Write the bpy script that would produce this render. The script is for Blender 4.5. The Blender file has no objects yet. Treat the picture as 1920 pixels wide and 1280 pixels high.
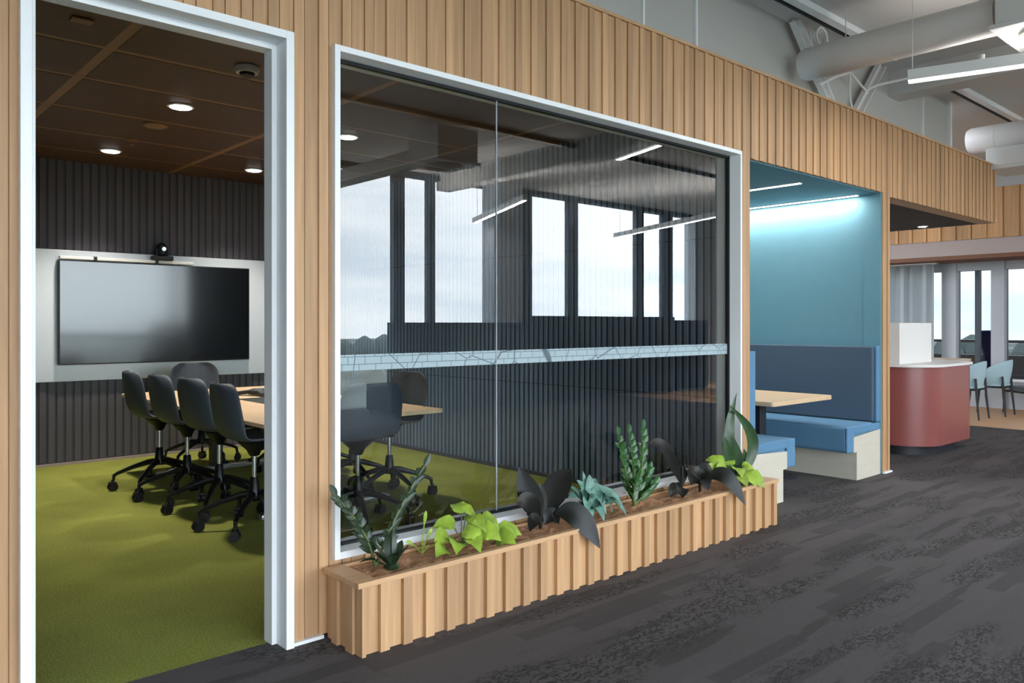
import bpy, bmesh, math, random
from mathutils import Vector, Matrix
random.seed(7)
PI = math.pi
SC = bpy.context.scene
COL = SC.collection

# ------------------------------------------------------------ camera
cd = bpy.data.cameras.new('camera'); cam = bpy.data.objects.new('camera', cd); COL.objects.link(cam)
cd.sensor_width = 36.0; cd.lens = 1491/1920*36; cd.shift_y = -33/1920; cd.clip_end = 2000; cd.clip_start = .05
cam.location = (0, 0, 1.3); cam.rotation_euler = (PI/2, 0, math.radians(48.07-90))
SC.camera = cam
# ------------------------------------------------------------ view
SC.view_settings.view_transform = 'Standard'; SC.view_settings.look = 'None'
SC.view_settings.gamma = 1; SC.view_settings.use_curve_mapping = False
SC.view_settings.exposure = 0.06
# ------------------------------------------------------------ world sky
SKY = 9.0
w = bpy.data.worlds.new('sky'); SC.world = w; w.use_nodes = True
nt = w.node_tree; nt.nodes.clear()
def N(t, k, **kw):
    n = t.nodes.new(k)
    for a, b in kw.items(): setattr(n, a, b)
    return n
tc = N(nt, 'ShaderNodeTexCoord'); mp = N(nt, 'ShaderNodeMapping'); mp.inputs['Scale'].default_value = (1.6, 1.6, 9)
no = N(nt, 'ShaderNodeTexNoise'); no.inputs['Scale'].default_value = 1.5; no.inputs['Detail'].default_value = 5
sp = N(nt, 'ShaderNodeSeparateXYZ'); rp = N(nt, 'ShaderNodeValToRGB')
rp.color_ramp.elements[0].position = 0; rp.color_ramp.elements[0].color = (.91, .955, 1, 1)
rp.color_ramp.elements[1].position = .7; rp.color_ramp.elements[1].color = (.79, .875, 1, 1)
rc = N(nt, 'ShaderNodeValToRGB'); rc.color_ramp.elements[0].position = .42; rc.color_ramp.elements[1].position = .62
rc.color_ramp.elements[0].color = (0.78, .83, .88, 1); rc.color_ramp.elements[1].color = (1.08, 1.06, 1.04, 1)
mx = N(nt, 'ShaderNodeMix', data_type='RGBA', blend_type='MULTIPLY'); mx.inputs[0].default_value = 1
bg = N(nt, 'ShaderNodeBackground'); bg.inputs[1].default_value = SKY
ow = N(nt, 'ShaderNodeOutputWorld'); L = nt.links.new
L(tc.outputs['Generated'], mp.inputs[0]); L(mp.outputs[0], no.inputs[0]); L(no.outputs[0], rc.inputs[0])
L(tc.outputs['Generated'], sp.inputs[0]); L(sp.outputs[2], rp.inputs[0])
L(rp.outputs[0], mx.inputs[6]); L(rc.outputs[0], mx.inputs[7]); L(mx.outputs[2], bg.inputs[0]); L(bg.outputs[0], ow.inputs[0])

# ------------------------------------------------------------ materials
def lin(c): return tuple(((v/255)/12.92 if v/255 <= .04045 else ((v/255+.055)/1.055)**2.4) for v in c)+(1,)
MATS = {}
def mat(name, rgb, rough=.5, metal=0, spec=.5, var=0, vscale=(1, 1, 1), nscale=8, bump=0, bscale=60, island=0, emit=0, coat=0):
    m = bpy.data.materials.new(name); m.use_nodes = True; t = m.node_tree; b = t.nodes['Principled BSDF']
    b.inputs['Base Color'].default_value = lin(rgb); b.inputs['Roughness'].default_value = rough
    b.inputs['Metallic'].default_value = metal; b.inputs['Specular IOR Level'].default_value = spec
    b.inputs['Coat Weight'].default_value = coat; b.inputs['Coat Roughness'].default_value = .15
    c = N(t, 'ShaderNodeTexCoord')
    base = lin(rgb)
    last = None
    if var or island:
        mp = N(t, 'ShaderNodeMapping'); mp.inputs['Scale'].default_value = vscale
        n = N(t, 'ShaderNodeTexNoise'); n.inputs['Scale'].default_value = nscale; n.inputs['Detail'].default_value = 4
        t.links.new(c.outputs['Object'], mp.inputs[0])
        if island:
            g = N(t, 'ShaderNodeNewGeometry'); va = N(t, 'ShaderNodeVectorMath', operation='ADD')
            sc = N(t, 'ShaderNodeMath', operation='MULTIPLY'); sc.inputs[1].default_value = 37
            t.links.new(g.outputs['Random Per Island'], sc.inputs[0]); t.links.new(mp.outputs[0], va.inputs[0]); t.links.new(sc.outputs[0], va.inputs[1])
            t.links.new(va.outputs[0], n.inputs[0])
        else: t.links.new(mp.outputs[0], n.inputs[0])
        h = N(t, 'ShaderNodeMapRange'); h.inputs[1].default_value = .3; h.inputs[2].default_value = .7
        h.inputs[3].default_value = 1-var; h.inputs[4].default_value = 1+var
        t.links.new(n.outputs[0], h.inputs[0]); val = h.outputs[0]
        if island:
            q = N(t, 'ShaderNodeMapRange'); q.inputs[3].default_value = 1-island; q.inputs[4].default_value = 1+island
            t.links.new(g.outputs['Random Per Island'], q.inputs[0])
            mm = N(t, 'ShaderNodeMath', operation='MULTIPLY'); t.links.new(val, mm.inputs[0]); t.links.new(q.outputs[0], mm.inputs[1]); val = mm.outputs[0]
        v = N(t, 'ShaderNodeVectorMath', operation='SCALE'); v.inputs[0].default_value = base[:3]
        t.links.new(val, v.inputs['Scale']); t.links.new(v.outputs[0], b.inputs['Base Color'])
    if bump:
        n2 = N(t, 'ShaderNodeTexNoise'); n2.inputs['Scale'].default_value = bscale; n2.inputs['Detail'].default_value = 3
        bp = N(t, 'ShaderNodeBump'); bp.inputs['Strength'].default_value = bump; bp.inputs['Distance'].default_value = .01
        t.links.new(c.outputs['Object'], n2.inputs[0]); t.links.new(n2.outputs[0], bp.inputs['Height']); t.links.new(bp.outputs[0], b.inputs['Normal'])
    if emit:
        b.inputs['Emission Color'].default_value = (1, .97, .92, 1); b.inputs['Emission Strength'].default_value = emit
    MATS[name] = m; return m
M = MATS
mat('oak', (190, 149, 108), .55, var=.15, vscale=(14, 14, .55), nscale=3, island=.17)
mat('oak_cap', (202, 160, 118), .5, var=.08, vscale=(1, 10, 10), nscale=3)
mat('oak_far', (190, 142, 92), .55, var=.16, vscale=(14, 14, .55), nscale=3, island=.22)
mat('white_frame', (244, 246, 247), .35)
mat('gasket', (18, 22, 26), .6)
mat('grey_paint', (192, 189, 184), .8, var=.02, nscale=1)
mat('ceiling_paint', (206, 204, 201), .85, var=.02, nscale=1)
mat('grey_wall', (170, 170, 168), .8)
mat('white_duct', (226, 222, 218), .5)
mat('white_plastic', (225, 225, 222), .4)
mat('dark_ceiling_panel', (84, 58, 36), .55, var=.12, vscale=(1, 8, 1), nscale=2)
mat('brown_batten', (146, 112, 78), .55, var=.1, nscale=3)
mat('ribbed_felt', (88, 84, 88), .8, var=.10, vscale=(6, 6, .6), nscale=2, island=.06)
mat('ribbed_felt_lit', (120, 138, 160), .8, var=.10, vscale=(6, 6, .6), nscale=2, island=.06)  # same felt coloured lighter and bluer to stand in for light
mat('felt_back', (72, 74, 82), .9)
mat('whiteboard', (214, 220, 226), .3)
mat('shell_grey', (62, 70, 80), .55, bump=.05, bscale=400)
mat('black_metal', (14, 14, 16), .38, spec=.5)
mat('black_plastic', (18, 19, 22), .5)
mat('chrome', (225, 228, 232), .28, metal=1)
mat('table_wood', (214, 184, 148), .4, var=.07, vscale=(9, .8, 9), nscale=3)
mat('table_edge', (226, 202, 168), .45)
mat('blue_wall', (93, 138, 152), .7, var=.02)
mat('blue_fabric', (88, 130, 162), .85, bump=.15, bscale=500)
mat('slate_fabric', (70, 88, 106), .85, bump=.1, bscale=500)
mat('pale_ply', (204, 196, 180), .5, var=.04, vscale=(1, 1, 8), nscale=3)
mat('rust_gloss', (142, 78, 74), .32, spec=.5, coat=.35)
mat('counter_white', (232, 228, 224), .35)
mat('plinth_black', (28, 30, 38), .5)
mat('charcoal_ceiling', (66, 62, 62), .8)
mat('cream_band', (168, 152, 146), .7)
mat('brown_soffit', (112, 68, 40), .6, var=.08, vscale=(6, .6, 6))
mat('bark', (182, 134, 96), .95, var=.35, nscale=22, bump=1.0, bscale=45)
mat('timber_floor', (214, 168, 122), .5, var=.08, vscale=(8, .6, 1), nscale=3)
mat('pale_blue_shell', (160, 188, 198), .6)
mat('column_grey', (196, 202, 208), .7)
mat('mullion_dark', (58, 66, 74), .5)
mat('mullion_light', (172, 176, 180), .5)
mat('dark_sofa', (58, 62, 68), .9, bump=.1, bscale=300)
mat('leaf_dark', (38, 54, 34), .35, var=.25, nscale=9)
mat('leaf_zz', (44, 84, 38), .3, var=.3, nscale=14)
mat('leaf_black', (24, 25, 21), .36, spec=.3, var=.25, nscale=7)
mat('leaf_lime', (142, 168, 56), .45, var=.35, nscale=14)
mat('leaf_silver', (98, 138, 124), .4, var=.45, nscale=22)
mat('leaf_strap', (52, 78, 46), .35, var=.35, nscale=10)
mat('stem', (92, 104, 56), .5)
mat('terracotta', (176, 98, 52), .8)
mat('deep_blue', (24, 40, 120), .6)
mat('rope_grey', (120, 128, 134), .8)
mat('ground', (122, 128, 118), .95, var=.5, nscale=.03)
mat('treeline', (104, 114, 108), .95, var=.3, nscale=.1)  # distance haze mixed into the tree colour
mat('lamp_glow', (255, 250, 245), .5, emit=1.8)
mat('led_glow', (255, 252, 248), .5, emit=14)
mat('downlight_glow', (255, 248, 240), .5, emit=16)
# screen
m = mat('screen_black', (8, 9, 11), .1, spec=.6, coat=1)
# corridor carpet
m = mat('grey_carpet', (84, 80, 82), .95, bump=.6, bscale=260)
t = m.node_tree; b = t.nodes['Principled BSDF']; c = N(t, 'ShaderNodeTexCoord')
def noise(sc, vs, det=3, off=(0, 0, 0), dist=0):
    mp = N(t, 'ShaderNodeMapping'); mp.inputs['Scale'].default_value = vs; mp.inputs['Location'].default_value = off
    n = N(t, 'ShaderNodeTexNoise'); n.inputs['Scale'].default_value = sc; n.inputs['Detail'].default_value = det; n.inputs['Distortion'].default_value = dist
    t.links.new(c.outputs['Object'], mp.inputs[0]); t.links.new(mp.outputs[0], n.inputs[0]); return n.outputs[0]
def ramp(src, a, bb, lo, hi):
    r = N(t, 'ShaderNodeMapRange', interpolation_type='SMOOTHSTEP'); r.inputs[1].default_value = a; r.inputs[2].default_value = bb
    r.inputs[3].default_value = lo; r.inputs[4].default_value = hi; t.links.new(src, r.inputs[0]); return r.outputs[0]
def mth(op, a, bb):
    n = N(t, 'ShaderNodeMath', operation=op)
    for i, v in enumerate((a, bb)):
        if isinstance(v, (int, float)): n.inputs[i].default_value = v
        else: t.links.new(v, n.inputs[i])
    return n.outputs[0]
br = N(t, 'ShaderNodeTexBrick'); br.offset = .37; br.offset_frequency = 2
for k, v in (('Scale', 1), ('Mortar Size', 0), ('Brick Width', 1.0), ('Row Height', .25), ('Bias', 0)): br.inputs[k].default_value = v
br.inputs['Color1'].default_value = (0, 0, 0, 1); br.inputs['Color2'].default_value = (1, 1, 1, 1)
t.links.new(c.outputs['Object'], br.inputs[0])
plank = ramp(br.outputs[0], .1, .9, .93, 1.07)
s1 = noise(1.0, (.9, 7.5, 1), 3)                       # long dark streaks
patch = noise(1.0, (.8, 3.2, 1), 2, (5, 3, 0))         # where the worn texture shows
fine = noise(1.0, (26, 60, 1), 3, (1, 7, 0), 1.5)     # marbled marks
bars = N(t, 'ShaderNodeTexBrick'); bars.offset = .41
for k, v in (('Scale', 1), ('Mortar Size', 0), ('Brick Width', .62), ('Row Height', .085)): bars.inputs[k].default_value = v
bars.inputs['Color1'].default_value = (0, 0, 0, 1); bars.inputs['Color2'].default_value = (1, 1, 1, 1); t.links.new(c.outputs['Object'], bars.inputs[0])
d1 = ramp(s1, .58, .63, 0, .38)
pm = ramp(patch, .48, .56, 0, 1); fm = ramp(fine, .49, .54, 0, .68)
d2 = mth('MULTIPLY', pm, fm)
d3 = ramp(bars.outputs[0], .86, .88, 0, .3)
dk = mth('MAXIMUM', mth('MAXIMUM', d1, d2), d3)
sp2 = noise(420, (1, 1, 1), 2)
val = mth('MULTIPLY', mth('MULTIPLY', mth('SUBTRACT', 1, dk), plank), ramp(sp2, .3, .7, .8, 1.2))
v = N(t, 'ShaderNodeVectorMath', operation='SCALE'); v.inputs[0].default_value = lin((84, 79, 80))[:3]
t.links.new(val, v.inputs['Scale']); t.links.new(v.outputs[0], b.inputs['Base Color'])
# green carpet
m = mat('green_carpet', (146, 150, 62), .95, bump=.8, bscale=150)
t = m.node_tree; b = t.nodes['Principled BSDF']; c = N(t, 'ShaderNodeTexCoord')
val = mth('MULTIPLY', ramp(noise(120, (1, 1, 1), 3), .3, .7, .72, 1.28), ramp(noise(2.2, (1, 1, 1), 3), .3, .7, .9, 1.08))
v = N(t, 'ShaderNodeVectorMath', operation='SCALE'); v.inputs[0].default_value = lin((146, 150, 62))[:3]
t.links.new(val, v.inputs['Scale']); t.links.new(v.outputs[0], b.inputs['Base Color'])
# glass
def glassmat(name, tint, ior, boost=1.0):
    m = bpy.data.materials.new(name); m.use_nodes = True; t = m.node_tree; t.nodes.clear()
    tr = N(t, 'ShaderNodeBsdfTransparent'); tr.inputs[0].default_value = tint
    gl = N(t, 'ShaderNodeBsdfGlossy'); gl.inputs['Roughness'].default_value = 0.0
    fr = N(t, 'ShaderNodeFresnel'); fr.inputs[0].default_value = ior
    k = N(t, 'ShaderNodeMath', operation='MULTIPLY'); k.inputs[1].default_value = boost; k.use_clamp = True
    mx = N(t, 'ShaderNodeMixShader'); o = N(t, 'ShaderNodeOutputMaterial')
    t.links.new(fr.outputs[0], k.inputs[0]); t.links.new(k.outputs[0], mx.inputs[0]); t.links.new(tr.outputs[0], mx.inputs[1]); t.links.new(gl.outputs[0], mx.inputs[2])
    t.links.new(mx.outputs[0], o.inputs[0]); M[name] = m
glassmat('partition_glass', (.90, .95, .95, 1), 1.62, 2.1)
glassmat('window_glass', (.92, .96, .97, 1), 1.3)
glassmat('sky_dimming_glass', (.13, .138, .145, 1), 1.3)  # dark tint added to hold back the bright sky in the far panes
# frosted film with fine street-map lines
m = bpy.data.materials.new('frosted_film'); m.use_nodes = True; t = m.node_tree; t.nodes.clear(); M['frosted_film'] = m
c = N(t, 'ShaderNodeTexCoord')
bk = N(t, 'ShaderNodeTexBrick'); bk.offset = .35; bk.squash = .6; bk.squash_frequency = 3
rot = N(t, 'ShaderNodeMapping'); rot.inputs['Rotation'].default_value = (PI/2, 0, 0)
t.links.new(c.outputs['Object'], rot.inputs[0]); t.links.new(rot.outputs[0], bk.inputs[0])
for k, v in (('Scale', 1), ('Mortar Size', .0016), ('Brick Width', .085), ('Row Height', .033)): bk.inputs[k].default_value = v
vo = N(t, 'ShaderNodeTexVoronoi', feature='DISTANCE_TO_EDGE'); vo.inputs['Scale'].default_value = 4.5
t.links.new(rot.outputs[0], vo.inputs[0])
lines = mth('MAXIMUM', ramp(bk.outputs['Fac'], .4, .6, 0, .75), ramp(vo.outputs[0], .006, .012, .8, 0))
df = N(t, 'ShaderNodeBsdfDiffuse'); tl = N(t, 'ShaderNodeBsdfTranslucent'); ad = N(t, 'ShaderNodeMixShader'); ad.inputs[0].default_value = .35
cm = N(t, 'ShaderNodeMix', data_type='RGBA'); cm.inputs[6].default_value = (.66, .78, .82, 1); cm.inputs[7].default_value = (.12, .17, .2, 1)
t.links.new(lines, cm.inputs[0]); t.links.new(cm.outputs[2], df.inputs[0]); t.links.new(cm.outputs[2], tl.inputs[0])
t.links.new(df.outputs[0], ad.inputs[1]); t.links.new(tl.outputs[0], ad.inputs[2])
tr = N(t, 'ShaderNodeBsdfTransparent'); ms = N(t, 'ShaderNodeMixShader'); ms.inputs[0].default_value = .72
t.links.new(tr.outputs[0], ms.inputs[1]); t.links.new(ad.outputs[0], ms.inputs[2])
o = N(t, 'ShaderNodeOutputMaterial'); t.links.new(ms.outputs[0], o.inputs[0])
# sheer curtain
m = bpy.data.materials.new('sheer'); m.use_nodes = True; t = m.node_tree; t.nodes.clear(); M['sheer'] = m
df = N(t, 'ShaderNodeBsdfDiffuse'); df.inputs[0].default_value = lin((186, 192, 194)); tl = N(t, 'ShaderNodeBsdfTranslucent'); tl.inputs[0].default_value = (.5, .55, .58, 1)
ad = N(t, 'ShaderNodeMixShader'); ad.inputs[0].default_value = .35; o = N(t, 'ShaderNodeOutputMaterial')
t.links.new(df.outputs[0], ad.inputs[1]); t.links.new(tl.outputs[0], ad.inputs[2]); t.links.new(ad.outputs[0], o.inputs[0])

# ------------------------------------------------------------ mesh helpers
class MB:
    def __init__(s): s.v = []; s.f = []
    def add(s, vs, fs):
        k = len(s.v); s.v += [tuple(p) for p in vs]; s.f += [tuple(i+k for i in f) for f in fs]; return s
    def box(s, x0, x1, y0, y1, z0, z1):
        return s.add([(x0,y0,z0),(x1,y0,z0),(x1,y1,z0),(x0,y1,z0),(x0,y0,z1),(x1,y0,z1),(x1,y1,z1),(x0,y1,z1)],
              [(0,3,2,1),(4,5,6,7),(0,1,5,4),(1,2,6,5),(2,3,7,6),(3,0,4,7)])
    def tube(s, pts, r, n=12, cap=True):
        pts = [Vector(p) for p in pts]; rs = r if isinstance(r, (list, tuple)) else [r]*len(pts)
        rings = []; ref = None
        for i, p in enumerate(pts):
            d = (pts[min(i+1, len(pts)-1)]-pts[max(i-1, 0)]).normalized()
            if ref is None: ref = d.orthogonal().normalized()
            u = (ref-d*ref.dot(d))
            u = u.normalized() if u.length > 1e-6 else d.orthogonal().normalized()
            ref = u; w = d.cross(u)
            rings.append([p+(u*math.cos(a)+w*math.sin(a))*rs[i] for a in [2*PI*k/n for k in range(n)]])
        vs = [q for rg in rings for q in rg]; fs = []
        for i in range(len(rings)-1):
            for k in range(n): fs.append((i*n+k, i*n+(k+1) % n, (i+1)*n+(k+1) % n, (i+1)*n+k))
        if cap: fs += [tuple(reversed(range(n))), tuple(range((len(rings)-1)*n, len(rings)*n))]
        return s.add(vs, fs)
    def bar(s, a, b, wd, th, up=(0, 0, 1)):
        a, b = Vector(a), Vector(b); d = (b-a).normalized(); u = Vector(up); sd = d.cross(u).normalized()*wd/2; u = sd.cross(d).normalized()*th/2
        vs = [p+x for p in (a, b) for x in (-sd-u, sd-u, sd+u, -sd+u)]
        return s.add(vs, [(0,1,2,3),(7,6,5,4),(0,4,5,1),(1,5,6,2),(2,6,7,3),(3,7,4,0)])
    def prism(s, poly, z0, z1):
        n = len(poly)
        return s.add([(x, y, z0) for x, y in poly]+[(x, y, z1) for x, y in poly],
              [tuple(reversed(range(n))), tuple(range(n, 2*n))]+[(k, (k+1) % n, n+(k+1) % n, n+k) for k in range(n)])
    def lathe(s, prof, c=(0, 0, 0), n=20):
        vs = []; fs = []
        for r, z in prof:
            for k in range(n): vs.append((c[0]+r*math.cos(2*PI*k/n), c[1]+r*math.sin(2*PI*k/n), c[2]+z))
        m = len(prof)
        for i in range(m-1):
            for k in range(n): fs.append((i*n+k, i*n+(k+1) % n, (i+1)*n+(k+1) % n, (i+1)*n+k))
        fs += [tuple(reversed(range(n))), tuple(range((m-1)*n, m*n))]
        return s.add(vs, fs)
    def grid(s, rows):
        n = len(rows[0]); vs = [p for r in rows for p in r]
        return s.add(vs, [(i*n+j, i*n+j+1, (i+1)*n+j+1, (i+1)*n+j) for i in range(len(rows)-1) for j in range(n-1)])
    def leaf(s, pts, ws, up=(0, 0, 1), cup=.25, wave=0):
        pts = [Vector(p) for p in pts]; up = Vector(up); rows = []
        for i, p in enumerate(pts):
            d = (pts[min(i+1, len(pts)-1)]-pts[max(i-1, 0)]).normalized()
            sd = d.cross(up); sd = sd.normalized() if sd.length > 1e-4 else Vector((1, 0, 0)); nn = sd.cross(d).normalized()
            w = ws[i] if isinstance(ws, (list, tuple)) else ws
            rows.append([p+sd*w*q+nn*(abs(q)*w*cup+wave*w*math.sin(i*2.1+q*3)*abs(q)) for q in (-1, -.55, 0, .55, 1)])
        return s.grid(rows)
    def build(s, name, m, parent=None, smooth=False, bevel=0, kind=None, solid=0, sub=0):
        me = bpy.data.meshes.new(name); me.from_pydata(s.v, [], s.f); me.materials.append(M[m])
        bm = bmesh.new(); bm.from_mesh(me); 
        bmesh.ops.recalc_face_normals(bm, faces=bm.faces); bm.to_mesh(me); bm.free(); me.update()
        o = bpy.data.objects.new(name, me); COL.objects.link(o)
        if parent: o.parent = parent
        if kind: o['kind'] = kind
        if smooth:
            for p in me.polygons: p.use_smooth = True
        if solid:
            q = o.modifiers.new('thickness', 'SOLIDIFY'); q.thickness = solid; q.offset = 0
        if bevel:
            q = o.modifiers.new('edge', 'BEVEL'); q.width = bevel; q.segments = 2; q.limit_method = 'ANGLE'
        if sub:
            q = o.modifiers.new('round', 'SUBSURF'); q.levels = sub; q.render_levels = sub
        if smooth and not sub and not solid:
            me.set_sharp_from_angle(angle=math.radians(40))
        return o
def tag(o, label, cat, group=None, kind=None):
    o['label'] = label; o['category'] = cat
    if group: o['group'] = group
    if kind: o['kind'] = kind
    return o
def thing(name, loc, rz, label, cat, group=None):
    o = bpy.data.objects.new(name, None); COL.objects.link(o); o.location = loc; o.rotation_euler = (0, 0, rz)
    return tag(o, label, cat, group)
def copy_tree(o, parent=None):
    c = o.copy(); COL.objects.link(c); c.parent = parent
    for ch in list(o.children): copy_tree(ch, c)
    return c
def place(src, first, loc, rz, label, group):
    o = src if first else copy_tree(src)
    o.location = loc; o.rotation_euler = (0, 0, rz); o['label'] = label; o['group'] = group
    return o
def S(name, mb, m, parent=None, **k):
    return mb.build(name, m, parent, kind=None if parent else 'structure', **k)
def poly_rr(x0, x1, y0, y1, r, n=8):
    out = []
    for cx, cy, a0 in ((x1-r, y1-r, 0), (x0+r, y1-r, PI/2), (x0+r, y0+r, PI), (x1-r, y0+r, 1.5*PI)):
        for k in range(n+1): out.append((cx+r*math.cos(a0+k*PI/2/n), cy+r*math.sin(a0+k*PI/2/n)))
    return out

# ------------------------------------------------------------ structure: floor, ceiling
CZ = 3.74
S('floor', MB().box(-5, 11.17, -4.6, 3.08, -.12, 0).box(4.9, 11.17, 3.08, 9, -.12, 0), 'grey_carpet')
S('floor_meeting_room', MB().box(-.2, 4.88, 3.08, 8.35, -.12, 0), 'green_carpet')
S('floor_cafe', MB().box(11.17, 16, -4.6, 9, -.12, 0), 'timber_floor')
S('ceiling', MB().box(-5, 16, -4.6, 3.3, CZ, CZ+.1).box(9.44, 16, 3.3, 9, CZ, CZ+.1), 'ceiling_paint')
S('ground', MB().box(-900, 900, -900, 900, -18.2, -18), 'ground')
# tree line on the horizon
mb = MB()
for k in range(260):
    a = 2*PI*k/260; R = 420+random.uniform(-30, 30); r = random.uniform(5, 9)
    mb.lathe([(r*.3, -18), (r, -15), (r*.95, -15+r*.5), (r*.6, -15+r*1.1), (r*.1, -15+r*1.4)], (R*math.cos(a), R*math.sin(a), 0), 8)
tag(mb.build('treeline', 'treeline'), 'hazy grey-green line of trees along the far horizon outside', 'trees', kind='stuff')

# ------------------------------------------------------------ slat cladding
PITCH = .11
def clad(x0, x1, z0, z1, Y=2.997, mb=None, holes=(), dp=.024):
    """vertical boards on a wall that faces -Y; holes = (xa, xb, za, zb)"""
    mb = mb or MB()
    def cols(a, b, d, rnd):
        segs = [(z0, z1)]
        for xa, xb, za, zb in holes:
            if b > xa+.004 and a < xb-.004:
                if a < xa-.001 or b > xb+.001:   # board crosses the hole edge: clip width
                    pass
                ns = []
                for s0, s1 in segs:
                    if za > s0: ns.append((s0, min(s1, za)))
                    if zb < s1: ns.append((max(s0, zb), s1))
                segs = [q for q in ns if q[1]-q[0] > .002]
        for s0, s1 in segs: mb.box(a, b, Y-d, Y+.02, s0, s1)
    edges = sorted(set([x0, x1]+[e for h in holes for e in h[:2] if x0 < e < x1]))
    k = math.floor(x0/PITCH)
    while k*PITCH < x1:
        base = k*PITCH
        for a, b, d in ((base+.007, base+.066, .004), (base+.0665, base+.1095, dp)):
            pts = [max(a, x0)]+[e for e in edges if a < e < b]+[min(b, x1)]
            for p, q in zip(pts, pts[1:]):
                if q-p > .003: cols(p, q, d, 0)
        k += 1
    return mb
Wy = 2.997
holes = [(.532, 1.482, -1, 2.469), (1.667, 4.753, .313, 2.469), (4.9, 7.012, -1, 2.444), (7.164, 9.9, -1, 2.42)]
wf = bpy.data.objects.new('wall_front', None); COL.objects.link(wf); wf['kind'] = 'structure'
S('cladding', clad(-2.2, 9.88, .012, 3.07, Wy, holes=holes, dp=.013), 'oak', wf)
mb = MB()
for a, b, z0, z1 in ((-2.2, .532, 0, 3.05), (.532, 1.482, 2.469, 3.05), (1.482, 1.667, 0, 3.05), (1.667, 4.753, 0, .313), (1.667, 4.753, 2.469, 3.05), (4.753, 4.9, 0, 3.05), (4.9, 7.012, 2.444, 3.05), (7.012, 7.164, 0, 3.05), (7.164, 9.86, 2.42, 3.05)):
    mb.box(a, b, Wy+.02, 3.15, z0, z1)
S('wall_core', mb, 'oak_cap', wf)
S('top_cap', MB().box(-2.2, 9.885, Wy-.02, 3.15, 3.05, 3.068), 'oak_cap', wf)
S('end_cap', MB().box(9.86, 9.885, Wy-.024, 3.0, 2.42, 3.068), 'oak_cap', wf)
S('baseboard_front', MB().box(1.482, 1.62, Wy-.03, Wy-.006, 0, .014).box(7.012, 7.164, Wy-.03, Wy-.006, 0, .014), 'white_frame')
# frieze return along +Y at X = 9.88
mb = MB(); y = 3.02
while y < 5.9:
    mb.box(9.86, 9.885, y, y+.06, 2.42, 3.07); mb.box(9.86, 9.905, y+.062, y+.103, 2.42, 3.07); y += PITCH
S('wall_frieze_return', mb, 'oak')
S('ceiling_soffit', MB().box(7.165, 9.86, 3.15, 5.9, 2.42, 2.47), 'charcoal_ceiling')
# upper grey wall behind the frieze
S('wall_upper', MB().box(-2.2, 9.44, 3.3, 3.42, 2.9, CZ), 'grey_paint')
S('trim_1', MB().box(4.10, 4.118, 3.285, 3.3, 3.0, CZ).box(4.68, 4.70, 3.28, 3.3, 3.0, CZ).box(8.67, 8.69, 3.28, 3.3, 3.0, CZ).box(9.40, 9.44, 3.27, 3.3, 3.0, CZ), 'white_frame')
S('wall_left', MB().box(-5.1, -5, -4.6, 3.3, 0, CZ).box(-5, -2.2, 3.0, 3.15, 0, CZ), 'grey_wall')

# door opening frame
df_ = bpy.data.objects.new('door_1', None); COL.objects.link(df_); df_['kind'] = 'structure'
mb = MB()
mb.box(1.448, 1.482, 2.955, 3.115, 0, 2.469).box(.532, .566, 2.955, 3.115, 0, 2.469).box(.566, 1.448, 2.955, 3.115, 2.437, 2.469)
S('door_frame', mb, 'white_frame', df_, bevel=.002)
S('door_stop', MB().box(1.428, 1.448, 3.045, 3.115, 0, 2.437).box(.566, .592, 3.045, 3.115, 0, 2.437).box(.592, 1.428, 3.045, 3.115, 2.412, 2.437), 'white_frame', df_)
for z in (.20, .88, 1.56, 2.26):
    S('hinge', MB().tube([(.572, 3.035, z-.05), (.572, 3.035, z+.05)], .007, 10).box(.566, .569, 3.0, 3.04, z-.045, z+.045), 'chrome', df_)

# window 1: the glazed partition
w1 = bpy.data.objects.new('window_1', None); COL.objects.link(w1); w1['kind'] = 'structure'
X0, X1, Z0, Z1 = 1.667, 4.753, .313, 2.469; GY = 3.06
mb = MB().box(X0, X0+.026, 2.96, 3.15, Z0, Z1).box(X1-.02, X1, 2.96, 3.15, Z0, Z1).box(X0+.026, X1-.02, 2.96, 3.15, Z1-.026, Z1).box(X0+.026, X1-.02, 2.96, 3.15, Z0, Z0+.03)
S('window_frame', mb, 'white_frame', w1, bevel=.002)
gx0, gx1, gz0, gz1 = X0+.026, X1-.02, Z0+.03, Z1-.026
S('gasket', MB().box(gx0, gx1, GY-.014, GY+.014, gz1-.012, gz1).box(gx0, gx1, GY-.014, GY+.014, gz0, gz0+.01).box(gx0, gx0+.006, GY-.014, GY+.014, gz0, gz1).box(gx1-.012, gx1, GY-.014, GY+.014, gz0, gz1), 'gasket', w1)
S('glass_pane', MB().add([(gx0, GY, gz0), (2.638, GY, gz0), (2.638, GY, gz1), (gx0, GY, gz1)], [(0, 1, 2, 3)]), 'partition_glass', w1)
S('glass_pane', MB().add([(2.644, GY, gz0), (gx1, GY, gz0), (gx1, GY, gz1), (2.644, GY, gz1)], [(0, 1, 2, 3)]), 'partition_glass', w1)
S('glass_joint', MB().box(2.6385, 2.6435, GY-.004, GY+.004, gz0, gz1), 'mullion_light', w1)
S('frosted_film', MB().box(gx0+.006, gx1-.012, GY-.0025, GY-.0012, 1.095, 1.165), 'frosted_film', w1)

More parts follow.
